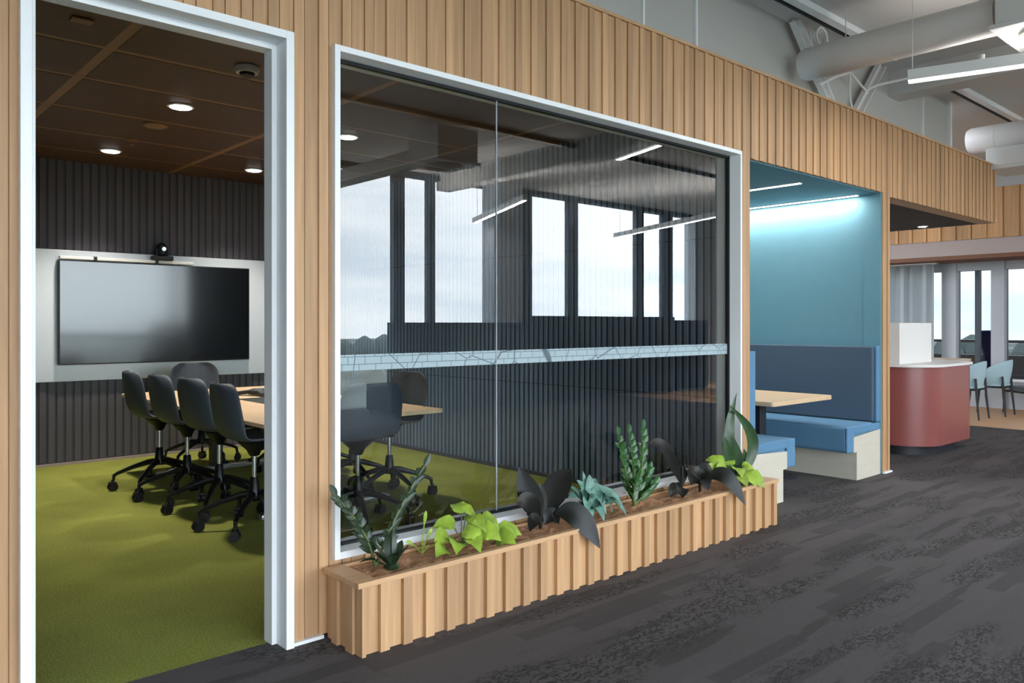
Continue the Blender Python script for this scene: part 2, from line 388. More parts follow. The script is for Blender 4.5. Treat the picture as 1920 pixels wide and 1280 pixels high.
# ------------------------------------------------------------ meeting room shell
def ribs_x(X, ya, yb, z0, z1, face=-1, pitch=.06):
    mb = MB(); y = ya
    while y < yb-.03:
        mb.box(min(X, X+face*.013), max(X, X+face*.013), y, y+.032, z0, z1); y += pitch
    return mb
wp = bpy.data.objects.new('wall_right', None); COL.objects.link(wp); wp['kind'] = 'structure'
S('wall_panel', MB().box(4.757, 4.88, 3.15, 8.35, 0, 2.81), 'felt_back', wp)
for za, zb in ((.03, .782), (.788, 1.9), (1.906, 2.81)): S('ribbed_panel', ribs_x(4.757, 3.16, 8.18, za, zb), 'ribbed_felt_lit', wp)
S('skirting', MB().box(4.72, 4.757, 3.15, 8.18, 0, .028), 'felt_back', wp)
wb = bpy.data.objects.new('wall_back', None); COL.objects.link(wb); wb['kind'] = 'structure'
S('wall_panel', MB().box(-.2, 4.757, 8.23, 8.35, 0, 2.81), 'felt_back', wb)
mb = MB(); x = -.1
while x < 4.72:
    mb.box(x, x+.05, 8.22, 8.23, .03, 2.81); x += .072
S('ribbed_panel', mb, 'ribbed_felt', wb)
S('skirting', MB().box(-.1, 4.73, 8.2, 8.23, 0, .022), 'cream_band', wb)
S('wall_side', MB().box(-.2, -.08, 3.15, 8.23, 0, 2.81), 'felt_back')
# ceiling of dark panels between battens
cm_ = bpy.data.objects.new('ceiling_meeting_room', None); COL.objects.link(cm_); cm_['kind'] = 'structure'
S('batten_layer', MB().box(-.2, 4.88, 3.15, 8.35, 2.8145, 2.9), 'brown_batten', cm_)
xs = [-.2, 1.28, 2.78, 4.28, 4.88]; ys = [3.15, 4.0, 4.74, 5.4, 6.2, 6.98, 7.7, 8.35]
mb = MB()
for a, b in zip(xs, xs[1:]):
    for c_, d in zip(ys, ys[1:]): mb.box(a+.03, b-.03, c_+.025, d-.025, 2.812, 2.8147)
S('ceiling_panel', mb, 'dark_ceiling_panel', cm_)

# whiteboard wall panel and television
tag(MB().box(.9, 4.6, 8.186, 8.204, .77, 1.98).build('whiteboard', 'whiteboard', bevel=.004), 'long white whiteboard panel on the ribbed wall behind the television', 'whiteboard')
tv = thing('television', (2.66, 8.15, 1.405), 0, 'large black flat television on the white panel of the meeting room', 'television')
MB().box(-.897, .897, -.03, .02, -.48, .48).build('television_body', 'black_plastic', tv, bevel=.004)
MB().box(-.888, .888, -.033, -.0301, -.47, .47).build('screen', 'screen_black', tv)
MB().box(-.3, .3, .02, .034, -.2, .2).build('wall_mount', 'black_metal', tv)
sb = thing('sound_bar', (2.35, 8.14, 1.9), 0, 'slim white bar running along the top edge of the television', 'speaker')
MB().box(-.58, .62, -.03, .03, -.008, .022).build('bar_body', 'white_plastic', sb, bevel=.006)
for q in (-.3, .25): MB().box(q, q+.03, -.034, .034, -.01, .026).build('clip', 'black_plastic', sb)
vc = thing('video_camera', (2.665, 8.12, 1.922), 0, 'black video conference camera standing on top of the television', 'camera')
MB().box(-.095, .095, -.06, .05, 0, .045).build('camera_base', 'black_plastic', vc, bevel=.01)
for q in (-.06, .045): MB().box(q, q+.015, -.02, .02, .04, .11).build('yoke_arm', 'black_plastic', vc, bevel=.003)
MB().lathe([(.03, .045), (.046, .06), (.05, .1), (.044, .15), (.02, .17)], n=20).build('camera_head', 'black_plastic', vc, smooth=True)
MB().tube([(0, -.045, .11), (0, -.065, .11)], .02, 16).build('lens', 'chrome', vc, smooth=True)

# ceiling fittings
def make_downlight(r=.06):
    o = thing('downlight', (0, 0, 0), 0, '', 'light', 'downlights')
    MB().lathe([(r*1.18, 0), (r*1.18, -.006), (r*1.0, -.008), (r, 0)], n=28).build('trim_ring', 'white_plastic', o, smooth=True)
    MB().lathe([(r*.96, -.0085), (r*.9, -.012)], n=28).build('diffuser', 'downlight_glow', o)
    return o
dl = make_downlight(.075)
spots = [(1.98, 5.65, 'round glowing downlight above the near left chairs, largest in the doorway view'),
         (2.03, 7.5, 'round glowing downlight left of centre above the television wall'),
         (3.33, 7.5, 'round glowing downlight at the right above the television wall'),
         (3.30, 5.66, 'round glowing downlight seen through the left end of the glass partition')]
for i, (x, y, lb) in enumerate(spots):
    place(dl, i == 0, (x, y, 2.811), 0, lb, 'meeting room downlights')
    ld = bpy.data.lights.new('downlight_lamp', 'SPOT'); ld.energy = 165; ld.spot_size = math.radians(98); ld.spot_blend = .7; ld.shadow_soft_size = .06; ld.color = (1, .93, .82)
    lo = bpy.data.objects.new('downlight_lamp', ld); COL.objects.link(lo); lo.location = (x, y, 2.79)
s = thing('soffit_downlight', (9.6, 3.64, 2.42), 0, 'small bright downlight in the charcoal soffit past the blue booth', 'light')
MB().lathe([(.06, 0), (.06, -.006), (.045, -.008), (.045, 0)], n=24).build('trim_ring', 'white_plastic', s, smooth=True)
MB().lathe([(.043, -.008), (.04, -.011)], n=24).build('diffuser', 'downlight_glow', s)
ld = bpy.data.lights.new('soffit_lamp', 'SPOT'); ld.energy = 20; ld.spot_size = 1.7; ld.spot_blend = .7; ld.shadow_soft_size = .05; ld.color = (1, .95, .88)
lo = bpy.data.objects.new('soffit_lamp', ld); COL.objects.link(lo); lo.location = (9.6, 3.64, 2.4)
s = thing('dome_sensor', (1.97, 4.53, 2.811), 0, 'white round dome camera on the dark ceiling near the door head', 'sensor')
MB().lathe([(.07, 0), (.072, -.02), (.062, -.035)], n=24).build('dome_base', 'white_plastic', s, smooth=True)
MB().lathe([(.045, -.034), (.042, -.05), (.02, -.062)], n=24).build('dome_lens', 'black_plastic', s, smooth=True)
tag(MB().lathe([(.085, 2.811), (.085, 2.80), (.07, 2.792)], (2.02, 6.3, 0), 24).build('ceiling_sensor', 'brown_batten', smooth=True), 'flat beige disc on the dark ceiling between the downlights', 'speaker')  # flat round ceiling sensor
s = thing('sprinkler_head', (2.04, 6.94, 2.811), 0, 'tiny pale sprinkler head on the dark meeting room ceiling', 'sprinkler')
MB().lathe([(.045, 0), (.04, -.012)], n=18).build('plate', 'brown_batten', s); MB().lathe([(.01, -.01), (.012, -.04), (.022, -.045)], n=12).build('nozzle', 'brown_batten', s)
tag(MB().box(1.0, 1.1, 4.33, 4.4, 2.80, 2.811).build('ceiling_vent', 'brown_batten', bevel=.003), 'small rectangular plate on the dark ceiling in the upper left', 'vent')  # small rectangular ceiling vent

# ------------------------------------------------------------ meeting table
TZ = .69
tb = thing('meeting_table', (2.765, 6.02, 0), 0, 'long pale wooden meeting table with black frame on the green carpet', 'table')
MB().prism(poly_rr(-.665, .695, -1.44, 1.44, .03, 4), TZ-.026, TZ).build('tabletop', 'table_wood', tb, bevel=.003)
MB().box(-.60, .60, -1.3, -1.24, TZ-.07, TZ-.0265).box(-.60, .60, 1.24, 1.3, TZ-.07, TZ-.0265).box(-.06, .06, -1.24, 1.24, TZ-.08, TZ-.0265).build('under_frame', 'black_metal', tb)
for yy in (-1.0, 1.0):
    MB().box(-.045, .045, yy-.05, yy+.05, .05, TZ-.08).build('leg', 'black_metal', tb, bevel=.006)
    MB().box(-.5, .5, yy-.04, yy+.04, 0, .045).build('foot', 'chrome', tb, bevel=.015)
MB().box(-.12, .12, -.25, .25, TZ, TZ+.004).build('cable_hatch', 'black_metal', tb, bevel=.001)
ph = thing('conference_phone', (2.93, 6.5, TZ), .4, 'black angular conference phone lying on the pale meeting table', 'phone')
mb = MB()
for k in range(3):
    a = k*2*PI/3; d = Vector((math.cos(a), math.sin(a), 0))
    mb.bar(Vector((0, 0, .04)), d*.19+Vector((0, 0, .018)), .085, .03)
mb.lathe([(.09, .012), (.09, .045), (.06, .056)], n=18)
mb.build('phone_body', 'black_plastic', ph, bevel=.004)
MB().box(-.04, .04, -.03, .03, .055, .06).build('keypad', 'rope_grey', ph)

# ------------------------------------------------------------ swivel chair
def make_chair():
    o = thing('swivel_chair', (0, 0, 0), 0, '', 'chair')
    prof = [(.255, .548), (.24, .572), (.17, .578), (.06, .57), (-.05, .562), (-.13, .57), (-.185, .60), (-.215, .66), (-.228, .73), (-.24, .80), (-.25, .87), (-.256, .915), (-.257, .935)]
    wd = [.19, .215, .232, .236, .236, .235, .235, .235, .234, .232, .222, .185, .12]
    rows = []
    for i, ((x, z), h) in enumerate(zip(prof, wd)):
        tt = i/(len(prof)-1); back = max(0, min(1, (i-4)/3))
        row = []
        for k in range(13):
            u = -1+k/6
            e = abs(u)**3
            row.append((x+back*e*.075, u*h, z+(1-back)*e*.03+ (0 if back else 0)))
        rows.append(row)
    sh = MB().grid(rows).build('seat_shell', 'shell_grey', o, smooth=True, solid=.016, sub=1)
    MB().lathe([(.03, .46), (.05, .5), (.09, .535), (.10, .55)], n=16).build('seat_mount', 'black_metal', o, smooth=True)
    MB().tube([(0, 0, .30), (0, 0, .47)], .0135, 16).build('gas_column', 'chrome', o, smooth=True)
    MB().lathe([(.042, .19), (.046, .215), (.034, .24), (.026, .32), (.022, .325)], n=18).build('column_sleeve', 'black_metal', o, smooth=True)
    mb = MB()
    for k in range(5):
        a = k*2*PI/5+.25; d = Vector((math.cos(a), math.sin(a), 0)); s = Vector((-d.y, d.x, 0))
        pts = [(.0, .215, .026), (.08, .212, .022), (.2, .175, .017), (.30, .135, .014), (.325, .118, .014), (.33, .075, .010)]
        mb.tube([d*r+Vector((0, 0, z)) for r, z, _ in pts], [q for _, _, q in pts], 8)
    star = mb.build('star_base', 'black_metal', o, smooth=True)
    for k in range(5):
        a = k*2*PI/5+.25; d = Vector((math.cos(a), math.sin(a), 0)); s = Vector((-d.y, d.x, 0)); c = d*.335+Vector((0, 0, .031))
        b2 = a+1.1*k; s = Vector((math.cos(b2), math.sin(b2), 0)); f = Vector((-s.y, s.x, 0))
        m2 = MB().tube([c-s*.026, c-s*.006], .031, 16).tube([c+s*.006, c+s*.026], .031, 16).tube([c+Vector((0, 0, .02)), c+Vector((0, 0, .052))], .012, 8)
        m2.bar(c-s*.028+Vector((0, 0, .03)), c+s*.028+Vector((0, 0, .03)), .04, .012)
        m2.build('caster', 'black_plastic', star, smooth=True)
    return o
ch = make_chair()
G = 'grey shell swivel chairs around the meeting table'
left = [(2.17, 4.88, .0, 'grey shell swivel chair nearest the doorway on the left side of the table'),
        (2.19, 5.50, .5, 'grey shell swivel chair second from the doorway on the left side of the table'),
        (2.16, 6.03, .25, 'grey shell swivel chair third from the doorway on the left side of the table'),
        (2.13, 6.55, .1, 'grey shell swivel chair farthest on the left side, next to the ribbed wall')]
chairs = []
for i, (x, y, r, lb) in enumerate(left): chairs.append(place(ch, i == 0, (x, y, 0), (-.06, .05, .0, -.05)[i], lb, G))
place(ch, False, (2.79, 7.42, 0), -PI/2, 'grey shell swivel chair at the head of the table in front of the television', G)
place(ch, False, (2.68, 4.47, 0), PI/2, 'grey shell swivel chair seen broad-backed through the glass at the near table end', G)
for i, (x, y, r, lb) in enumerate([(3.28, 5.02, .05, 'grey shell swivel chair on the right table side just behind the glass reflection'),
        (3.25, 5.50, -.05, 'grey shell swivel chair second on the right table side behind the near chair'),
        (3.3, 6.15, .0, 'grey shell swivel chair third on the right table side, mostly hidden by the left chairs'),
        (3.3, 6.75, .08, 'grey shell swivel chair farthest on the right table side near the television')]):
    place(ch, False, (x, y, 0), PI+r, lb, G)

# ------------------------------------------------------------ planter
pl = thing('planter_box', (0, 0, 0), 0, 'long oak slatted planter box below the glass partition', 'planter')
mb = clad(1.632, 4.725, 0, .272, 2.712)
y = 2.712
x = 1.645
for a, b, d in ((2.714, 2.742, .0), (2.744, 2.80, .012), (2.803, 2.86, -.004), (2.864, 2.91, .012), (2.913, 2.968, -.004)):
    mb.box(x-.012-d, x+.02, a, b, 0, .272)
mb.build('cladding', 'oak', pl)
MB().box(4.715, 4.735, 2.70, 2.968, 0, .272).build('end_panel', 'oak', pl)
MB().box(1.66, 4.715, 2.735, 2.955, .2, .262).build('inner_tray', 'felt_back', pl)
MB().box(1.612, 4.742, 2.683, 2.712, .272, .294).box(1.612, 1.70, 2.712, 2.958, .272, .294).box(4.50, 4.742, 2.712, 2.958, .272, .294).box(1.70, 4.50, 2.945, 2.958, .272, .294).build('rim', 'oak_cap', pl, bevel=.002)
nx, ny = 120, 10; rows = []
for j in range(ny+1):
    rows.append([(1.70+2.80*i/nx, 2.712+.233*j/ny, .281+random.uniform(-.006, .010)*(0 < j < ny)) for i in range(nx+1)])
MB().grid(rows).build('soil', 'bark', pl, smooth=True)

# ------------------------------------------------------------ plants
def arc(p0, p1, lift=0, side=(0, 0, 0), n=8):
    p0, p1, sd = Vector(p0), Vector(p1), Vector(side)
    return [p0.lerp(p1, k/n)+Vector((0, 0, lift))*math.sin(PI*k/n)+sd*math.sin(PI*k/n) for k in range(n+1)]
OV = [.02, .45, .8, .97, 1, .93, .75, .45, .03]
HT = [.55, .95, 1, .92, .8, .62, .42, .2, .02]
ST = [.5, .75, .9, 1, 1, .95, .8, .5, .03]
def wl(p, w): return [q*w for q in p]
def jit(s): return Vector((random.uniform(-s, s), random.uniform(-s, s), random.uniform(-s, s)))
def zz(loc, stalks, label, nleaf=9, lw=.017, ll=.07, m='leaf_zz'):
    o = thing('zz_plant', loc, 0, label, 'plant')
    st = MB(); lf = MB()
    for dx, dy, h, bx in stalks:
        path = arc((0, 0, 0), (dx, dy, h), 0, (bx, 0, 0), 10); st.tube(path, [.008-.0005*k for k in range(11)], 6)
        for k in range(2, nleaf+2):
            f = k/(nleaf+2); p = path[min(10, int(f*10))].lerp(path[min(10, int(f*10)+1)], f*10-int(f*10)); d = (path[-1]-path[0]).normalized()
            for sd in (-1, 1):
                sv = Vector((sd*.8, random.uniform(-.4, .4), 0)); q = p+(sv.normalized()*.7+d*.75)*ll*(1.1-.35*f)
                lf.leaf(arc(p, q, .006), wl(OV, lw), up=(0, -1, .3), cup=.3)
        lf.leaf(arc(path[-1], path[-1]+d*ll, .0), wl(OV, lw), up=(0, -1, .2))
    st.build('stems', 'stem', o, smooth=True); lf.build('foliage', m, o, smooth=True)
    return o
SZ = .285
zz((1.80, 2.86, SZ), [(.24, -.01, .39, -.02), (-.17, .02, .31, .03)], 'dark leaning zz plant with two tall stalks at the near left planter end', 9, .015, .065, 'leaf_dark')
# dark rosette
o = thing('rosette_plant', (1.84, 2.80, SZ), 0, 'small dark rosette with upright pointed leaves at the left end of the planter', 'plant')
lf = MB()
for a, r, h, w in ((.3, .07, .10, .024), (1.3, .05, .13, .024), (2.4, .08, .11, .022), (3.3, .10, .09, .022), (4.3, .07, .08, .026), (5.3, .08, .10, .024), (2.9, .14, .04, .018), (.9, .05, .15, .02)):
    lf.leaf(arc((0, 0, 0), (r*math.cos(a), r*math.sin(a), h), .02), wl(OV, w), up=(math.cos(a), math.sin(a), .3), cup=.4)
lf.build('foliage', 'leaf_dark', o, smooth=True); MB().lathe([(.03, -.003), (.034, .01), (.02, .02)], n=12).build('crown', 'leaf_dark', o, smooth=True)
def pothos(loc, spec, label, m='leaf_lime', size=.05):
    o = thing('pothos_plant', loc, 0, label, 'plant'); st = MB(); lf = MB()
    for x, y, z, a, tilt in spec:
        st.tube(arc((0, 0, 0), (x, y, z), .02, n=6), .0022, 5)
        d = Vector((math.cos(a), math.sin(a), tilt)).normalized()
        lf.leaf(arc(Vector((x, y, z))-d*.012, Vector((x, y, z))+d*size*1.8, .014), wl(HT, size*random.uniform(.85, 1.15)), up=(-.3+random.uniform(-.3, .3), -.8, .9), cup=.2, wave=.1)
    st.build('stems', 'stem', o, smooth=True); lf.build('foliage', m, o, smooth=True)
    return o
pothos((2.24, 2.84, SZ), [(-.06, -.05, .04, 4.0, -.3), (.0, -.07, .05, 4.6, -.5), (.05, -.02, .12, 5.0, -.6), (.02, .02, .155, 1.5, .2), (.09, -.05, .06, 5.4, -.4), (-.03, .03, .10, 2.6, -.1), (.14, -.02, .04, 5.9, -.2), (.19, -.04, .035, 5.5, -.2), (.10, .03, .08, .6, 0), (-.12, -.04, .02, 3.6, -.1), (.17, -.07, .02, 5.0, -.1), (.24, -.02, .03, 5.8, -.2), (-.08, .0, .06, 3.4, -.2), (.06, .03, .14, .4, -.3), (.0, -.04, .085, 5.2, -.7), (.13, .0, .09, 5.6, -.5)],
        'lime green heart-leaved pothos near the left end of the planter')
# pale thin sprig
o = thing('sprig_plant', (2.05, 2.88, SZ), 0, 'thin yellow-green twiggy sprig between the dark rosette and the lime pothos', 'plant')
st = MB(); lf = MB()
for x, y, z in ((.02, 0, .17), (-.07, 0, .06), (.05, .0, .09), (.08, -.02, .04), (-.03, -.05, .05)):
    st.tube(arc((0, 0, 0), (x, y, z), .01, n=6), .003, 5); lf.leaf(arc((x*.7, y*.7, z*.7), (x*1.2, y*1.2, z*1.1), .01), wl(OV, .009), up=(0, -1, .4))
st.build('stems', 'leaf_lime', o, smooth=True); lf.build('foliage', 'leaf_lime', o, smooth=True)
# rubber plant
def big(loc, leaves, label, m, stemh=.12, name='rubber_plant'):
    o = thing(name, loc, 0, label, 'plant')
    MB().tube([(0, 0, 0), (.005, 0, stemh)], .009, 8).build('stem', 'leaf_black', o, smooth=True)
    for b0, tip, lift, w, up in leaves:
        MB().leaf(arc(b0, tip, lift, n=8), wl(OV, w), up=(-.55+.3*up[0], -.75, .35+.25*up[2]), cup=.15).build('leaf', m, o, smooth=True, sub=1)
    return o
big((2.74, 2.84, SZ), [((0, 0, .04), (-.09, .06, .31), -.01, .062, (0, -1, .2)), ((0, 0, .04), (.25, .03, .26), .03, .068, (0, -1, .2)),
     ((0, 0, .05), (-.17, -.01, .15), .04, .055, (0, -1, .2)), ((.05, -.05, .075), (.20, -.215, -.09), .075, .062, (0, -.6, .6)), ((-.01, -.01, .03), (-.13, -.06, .02), .04, .036, (0, -.5, 1)),
     ((0, 0, .04), (.03, .03, .22), .0, .035, (0, -1, 0)), ((.01, -.02, .02), (.08, -.05, .02), .05, .04, (0, -1, 1)), ((0, 0, .03), (.15, .02, .12), .03, .05, (0, -1, 0))],
    'rubber plant with broad near-black leaves in the left half of the planter', 'leaf_black')
# silver arching plant
o = thing('silver_leaf_plant', (3.08, 2.83, SZ), 0, 'silvery green plant with arching striped leaves in the middle of the planter', 'plant'); lf = MB(); st = MB()
for tip, lift, w in (((-.13, .02, .12), .05, .03), ((-.06, .03, .20), .04, .032), ((.03, .02, .22), .03, .03), ((.10, -.02, .10), .09, .034), ((.16, -.03, .0), .13, .034), ((.22, -.09, -.03), .10, .036), ((-.08, -.06, .05), .07, .032), ((.06, -.07, .02), .09, .034), ((.13, .03, .15), .05, .028), ((-.02, -.03, .13), .05, .034), ((.09, .03, .19), .04, .03), ((.0, .04, .24), .0, .024), ((-.10, .04, .17), .03, .028), ((.17, -.09, .05), .09, .036), ((.0, -.11, .0), .06, .032), ((-.09, -.09, .0), .06, .03), ((.12, -.06, .02), .13, .034), ((.24, -.05, -.0), .12, .03), ((.20, .0, .03), .08, .03), ((-.15, -.04, .03), .06, .028)):
    lf.leaf(arc((0, 0, .01), tip, lift), wl(OV, w), up=(0, -.6, 1), cup=.3)
lf.build('foliage', 'leaf_silver', o, smooth=True); MB().lathe([(.02, 0), (.018, .04)], n=10).build('crown', 'stem', o, smooth=True)
zz((3.48, 2.85, SZ), [(-.12, .01, .40, -.01), (-.02, .02, .40, .02), (.07, .0, .42, .03), (.12, .0, .18, .02), (-.04, -.05, .15, -.02), (.13, -.03, .11, 0)], 'bushy upright zz plant with several stalks right of the planter middle', 9, .019, .06)
big((3.93, 2.86, SZ), [((0, 0, .05), (-.30, .01, .33), .09, .045, (0, -.6, 1)), ((0, 0, .02), (-.10, -.08, .0), .04, .045, (0, -.6, 1)), ((0, 0, .02), (-.20, -.06, .02), .03, .04, (0, -.6, 1)), ((.0, 0, .04), (.05, .02, .15), .02, .03, (0, -1, .2))],
    'sparse dark plant with one long drooping leaf beyond the zz plant', 'leaf_black', .16, 'dark_leaf_plant')
big((4.06, 2.82, SZ), [((.02, -.04, .085), (.16, -.21, -.07), .09, .055, (.2, -.6, 1)), ((0, 0, .04), (-.12, -.02, .06), .07, .055, (0, -.6, 1)), ((0, 0, .04), (.10, -.02, .11), .05, .05, (0, -.6, 1)), ((0, 0, .04), (-.03, -.08, .02), .06, .045, (0, -.6, 1))],
    'black leaved plant drooping over the rim at the right half of the planter', 'leaf_black', .07)
pothos((4.37, 2.80, SZ), [(-.06, .0, .10, 3.0, 0), (.0, -.03, .11, 4.2, -.5), (.07, -.05, .09, 5.2, -.7), (.04, -.08, .07, 4.8, -.9), (-.02, -.06, .06, 4.4, -.5), (.03, .04, .12, 1.2, .2), (-.12, .03, .09, 2.8, .2), (.11, -.02, .09, 5.6, -.6), (-.04, .05, .13, 2.0, .2), (.09, -.09, .05, 5.3, -.8), (-.07, -.05, .08, 3.8, -.3), (.12, -.06, .05, 5.9, -.5)],
        'lime green heart-leaved pothos at the right end of the planter', 'leaf_lime', .055)
# cast iron plant
o = thing('cast_iron_plant', (4.56, 2.86, SZ), 0, 'tall dark cast iron plant with upright strap leaves at the right end of the planter', 'plant')
for b0, tip, sd, w in (((0, 0, 0), (-.13, 0, .50), (.17, -.03, 0), .04), ((-.02, 0, .05), (.0, .02, .57), (-.10, 0, 0), .034), ((-.03, -.01, 0), (-.17, 0, .30), (-.03, 0, 0), .045),
        ((0, 0, 0), (-.05, .01, .28), (.0, 0, 0), .04), ((.02, 0, 0), (.05, .0, .20), (.03, 0, 0), .034), ((-.01, 0, 0), (-.12, .02, .38), (-.06, 0, 0), .036)):
    MB().leaf(arc(b0, tip, 0, sd, 9), wl([.3, .5, .75, .92, 1, 1, .85, .6, .3, .02], w), up=(-.55, -.8, .1), cup=.25).build('leaf', 'leaf_strap', o, smooth=True, sub=1)
MB().lathe([(.012, -.002), (.014, .03)], n=8).build('crown', 'stem', o)

# ------------------------------------------------------------ blue booth
bw = bpy.data.objects.new('wall_booth', None); COL.objects.link(bw); bw['kind'] = 'structure'
S('side_wall', MB().box(7.0, 7.12, 3.15, 4.9, 0, 2.46), 'blue_wall', bw)
S('side_wall', MB().box(4.88, 4.905, 3.15, 4.9, 0, 2.46), 'blue_wall', bw)
S('rear_wall', MB().box(4.88, 7.12, 4.9, 5.0, 0, 2.46), 'blue_wall', bw)
S('wall_outer', MB().box(7.12, 7.16, 3.15, 5.0, 0, 2.42), 'oak_cap', bw)
S('reveal_lining', MB().box(6.994, 7.012, 3.0, 3.15, 0, 2.444).box(4.9, 4.908, 3.0, 3.15, 0, 2.444), 'blue_wall', bw)
S('ceiling_booth', MB().box(4.905, 7.0, 3.0175, 4.9, 2.436, 2.5), 'blue_wall')
for x, x2, ya, lb in ((5.98, 6.02, 3.2, 'linear ceiling light over the middle of the blue booth, the shorter-looking one'), (6.925, 6.965, 3.17, 'linear ceiling light washing the right-hand blue booth wall')):
    s = thing('linear_booth_light', ((x+x2)/2, ya, 2.436), 0, lb, 'light')
    MB().box(-.025, .025, 0, 1.6, -.006, 0).build('housing', 'white_plastic', s); MB().box(-.018, .018, .01, 1.59, -.009, -.0062).build('diffuser', 'led_glow', s)
    ld = bpy.data.lights.new('booth_lamp', 'AREA'); ld.shape = 'RECTANGLE'; ld.size = .035; ld.size_y = 1.55; ld.energy = 19 if x > 6.5 else 12; ld.color = (1, .97, .93)
    lo = bpy.data.objects.new('booth_lamp', ld); COL.objects.link(lo); lo.location = ((x+x2)/2-(.04 if x > 6.5 else 0), ya+.8, 2.424)
def bench(x_wall, sgn, label):
    o = thing('booth_bench', (x_wall, 3.0, 0), 0, label, 'bench'); D = 1.85
    def bx(a, b, y0, y1, z0, z1): return (min(sgn*a, sgn*b), max(sgn*a, sgn*b), y0, y1, z0, z1)
    MB().box(*bx(.02, .45, .02, D, 0, .24)).build('base', 'pale_ply', o)
    pp = MB(); poly = [(0.005, 0), (.45, 0), (.45, .235), (.505, .235), (.505, .362), (.005, .39)]
    pp.add([(sgn*a, 0, z) for a, z in poly]+[(sgn*a, .018, z) for a, z in poly], [(0,1,2,3,4,5), (11,10,9,8,7,6)]+[(k, (k+1) % 6, 6+(k+1) % 6, 6+k) for k in range(6)])
    pp.build('end_panel', 'pale_ply', o)
    cs = MB(); poly = [(.12, .2405), (.61, .2405), (.622, .26), (.622, .435), (.61, .45), (.12, .455)]
    cs.add([(sgn*a, .019, z) for a, z in poly]+[(sgn*a, D, z) for a, z in poly], [(0,1,2,3,4,5), (11,10,9,8,7,6)]+[(k, (k+1) % 6, 6+(k+1) % 6, 6+k) for k in range(6)])
    cs.box(*bx(.505, .622, -.002, .019, .2405, .45)); cs.box(*bx(.005, .51, -.002, .019, .385, .45))
    cs.build('seat_cushion', 'blue_fabric', o, bevel=.008)
    MB().box(*bx(.005, .11, .02, D, .456, 1.105)).build('back_cushion', 'slate_fabric', o, bevel=.012)
    MB().box(*bx(.004, .075, .0, .019, .456, 1.11)).build('lit_side_strip', 'blue_fabric', o, bevel=.004)  # added strip in lighter fabric paints the lit side of the back cushion
    return o
bench(6.995, -1, 'blue upholstered booth bench against the right blue wall, facing the table')
bench(4.91, 1, 'blue upholstered booth bench at the left, half hidden behind the slatted post')
bt = thing('booth_table', (6.0, 3.2, 0), 0, 'pale wood booth table on a dark column between the two blue benches', 'table')
MB().prism(poly_rr(-.46, .49, -.02, 1.3, .03, 4), .665, .70).build('tabletop', 'table_wood', bt, bevel=.003)
MB().box(-.05, .05, .34, .42, .02, .665).build('pedestal', 'plinth_black', bt, bevel=.004)
MB().box(-.25, .25, .18, .62, 0, .02).build('foot_plate', 'plinth_black', bt)

# ------------------------------------------------------------ reception counter
ct = thing('counter', (0, 0, 0), 0, 'rust red glossy counter with rounded corners and white top past the booth', 'counter')
MB().prism(poly_rr(8.06, 9.46, 3.0, 4.9, .36, 14), .10, .875).build('counter_body', 'rust_gloss', ct, smooth=True)
MB().prism(poly_rr(8.03, 9.48, 2.975, 4.9, .37, 14), .8755, .90).build('counter_top', 'counter_white', ct, smooth=True)
MB().prism(poly_rr(8.16, 9.30, 3.10, 4.8, .3, 10), 0, .10).build('plinth', 'plinth_black', ct, smooth=True)
tag(MB().box(8.06, 8.86, 3.27, 3.85, .9005, 1.31).build('counter_screen', 'counter_white', bevel=.004), 'plain white box screen standing on the rust red counter', 'screen')

# ------------------------------------------------------------ far end
fw = bpy.data.objects.new('wall_far', None); COL.objects.link(fw); fw['kind'] = 'structure'
mb = MB(); y = 2.6; k = 0
while y < 8.9:
    mb.box(12.98, 13.1, y, y+.16, 2.56, 3.29); mb.box(12.955, 13.1, y+.163, y+.203, 2.56, 3.29); y += .21
S('cladding', mb, 'oak_far', fw)
S('upper_wall', MB().box(13.0, 13.15, 2.6, 9, 3.29, CZ), 'grey_wall', fw)
S('cream_band', MB().box(13.0, 13.12, 2.6, 9, 2.33, 2.56), 'cream_band', fw)
S('soffit_strip', MB().box(13.0, 13.9, 2.6, 9, 2.27, 2.33), 'brown_soffit', fw)
S('side_return', MB().box(13.15, 16, 2.5, 2.6, 0, CZ), 'grey_wall', fw)
# far windows at X = 13.9 (white posts, sill, glass)
w2 = bpy.data.objects.new('window_2', None); COL.objects.link(w2); w2['kind'] = 'structure'
XW = 13.85
def far_y(px):
    u = (px-960)/1491; dx = .7440*u+.6682; dy = -.6682*u+.7440; return dy/dx*XW
ys = {p: far_y(p) for p in (1770, 1797, 1830, 1838, 1862, 1887)}
S('window_post', MB().box(XW-.1, XW+.1, ys[1797], ys[1770], 0, 2.27), 'mullion_light', w2)
S('window_post', MB().box(XW-.1, XW+.1, ys[1887], ys[1862], 0, 2.27), 'mullion_light', w2)
S('window_post', MB().box(XW-.1, XW+.1, 2.6, 2.75, 0, 2.27), 'mullion_light', w2)
S('mullion', MB().box(XW-.05, XW+.06, ys[1838], ys[1830], .3, 2.27), 'mullion_dark', w2)
S('lower_wall', MB().box(XW-.04, XW+.04, 2.6, 9, 0, .42), 'mullion_light', w2)
S('sill', MB().box(XW-.1, XW+.06, 2.6, 9, .42, .45), 'white_frame', w2)
S('head', MB().box(XW-.08, XW+.08, 2.6, 9, 2.14, 2.27), 'mullion_light', w2)
S('glass_pane', MB().add([(XW+.02, 2.6, .45), (XW+.02, 9, .45), (XW+.02, 9, 2.14), (XW+.02, 2.6, 2.14)], [(0, 1, 2, 3)]), 'sky_dimming_glass', w2)
S('rear_wall_cafe', MB().box(9.3, 16, 8.9, 9, 0, CZ).box(7.0, 9.9, 5.9, 6.0, 0, 3.74), 'grey_wall')
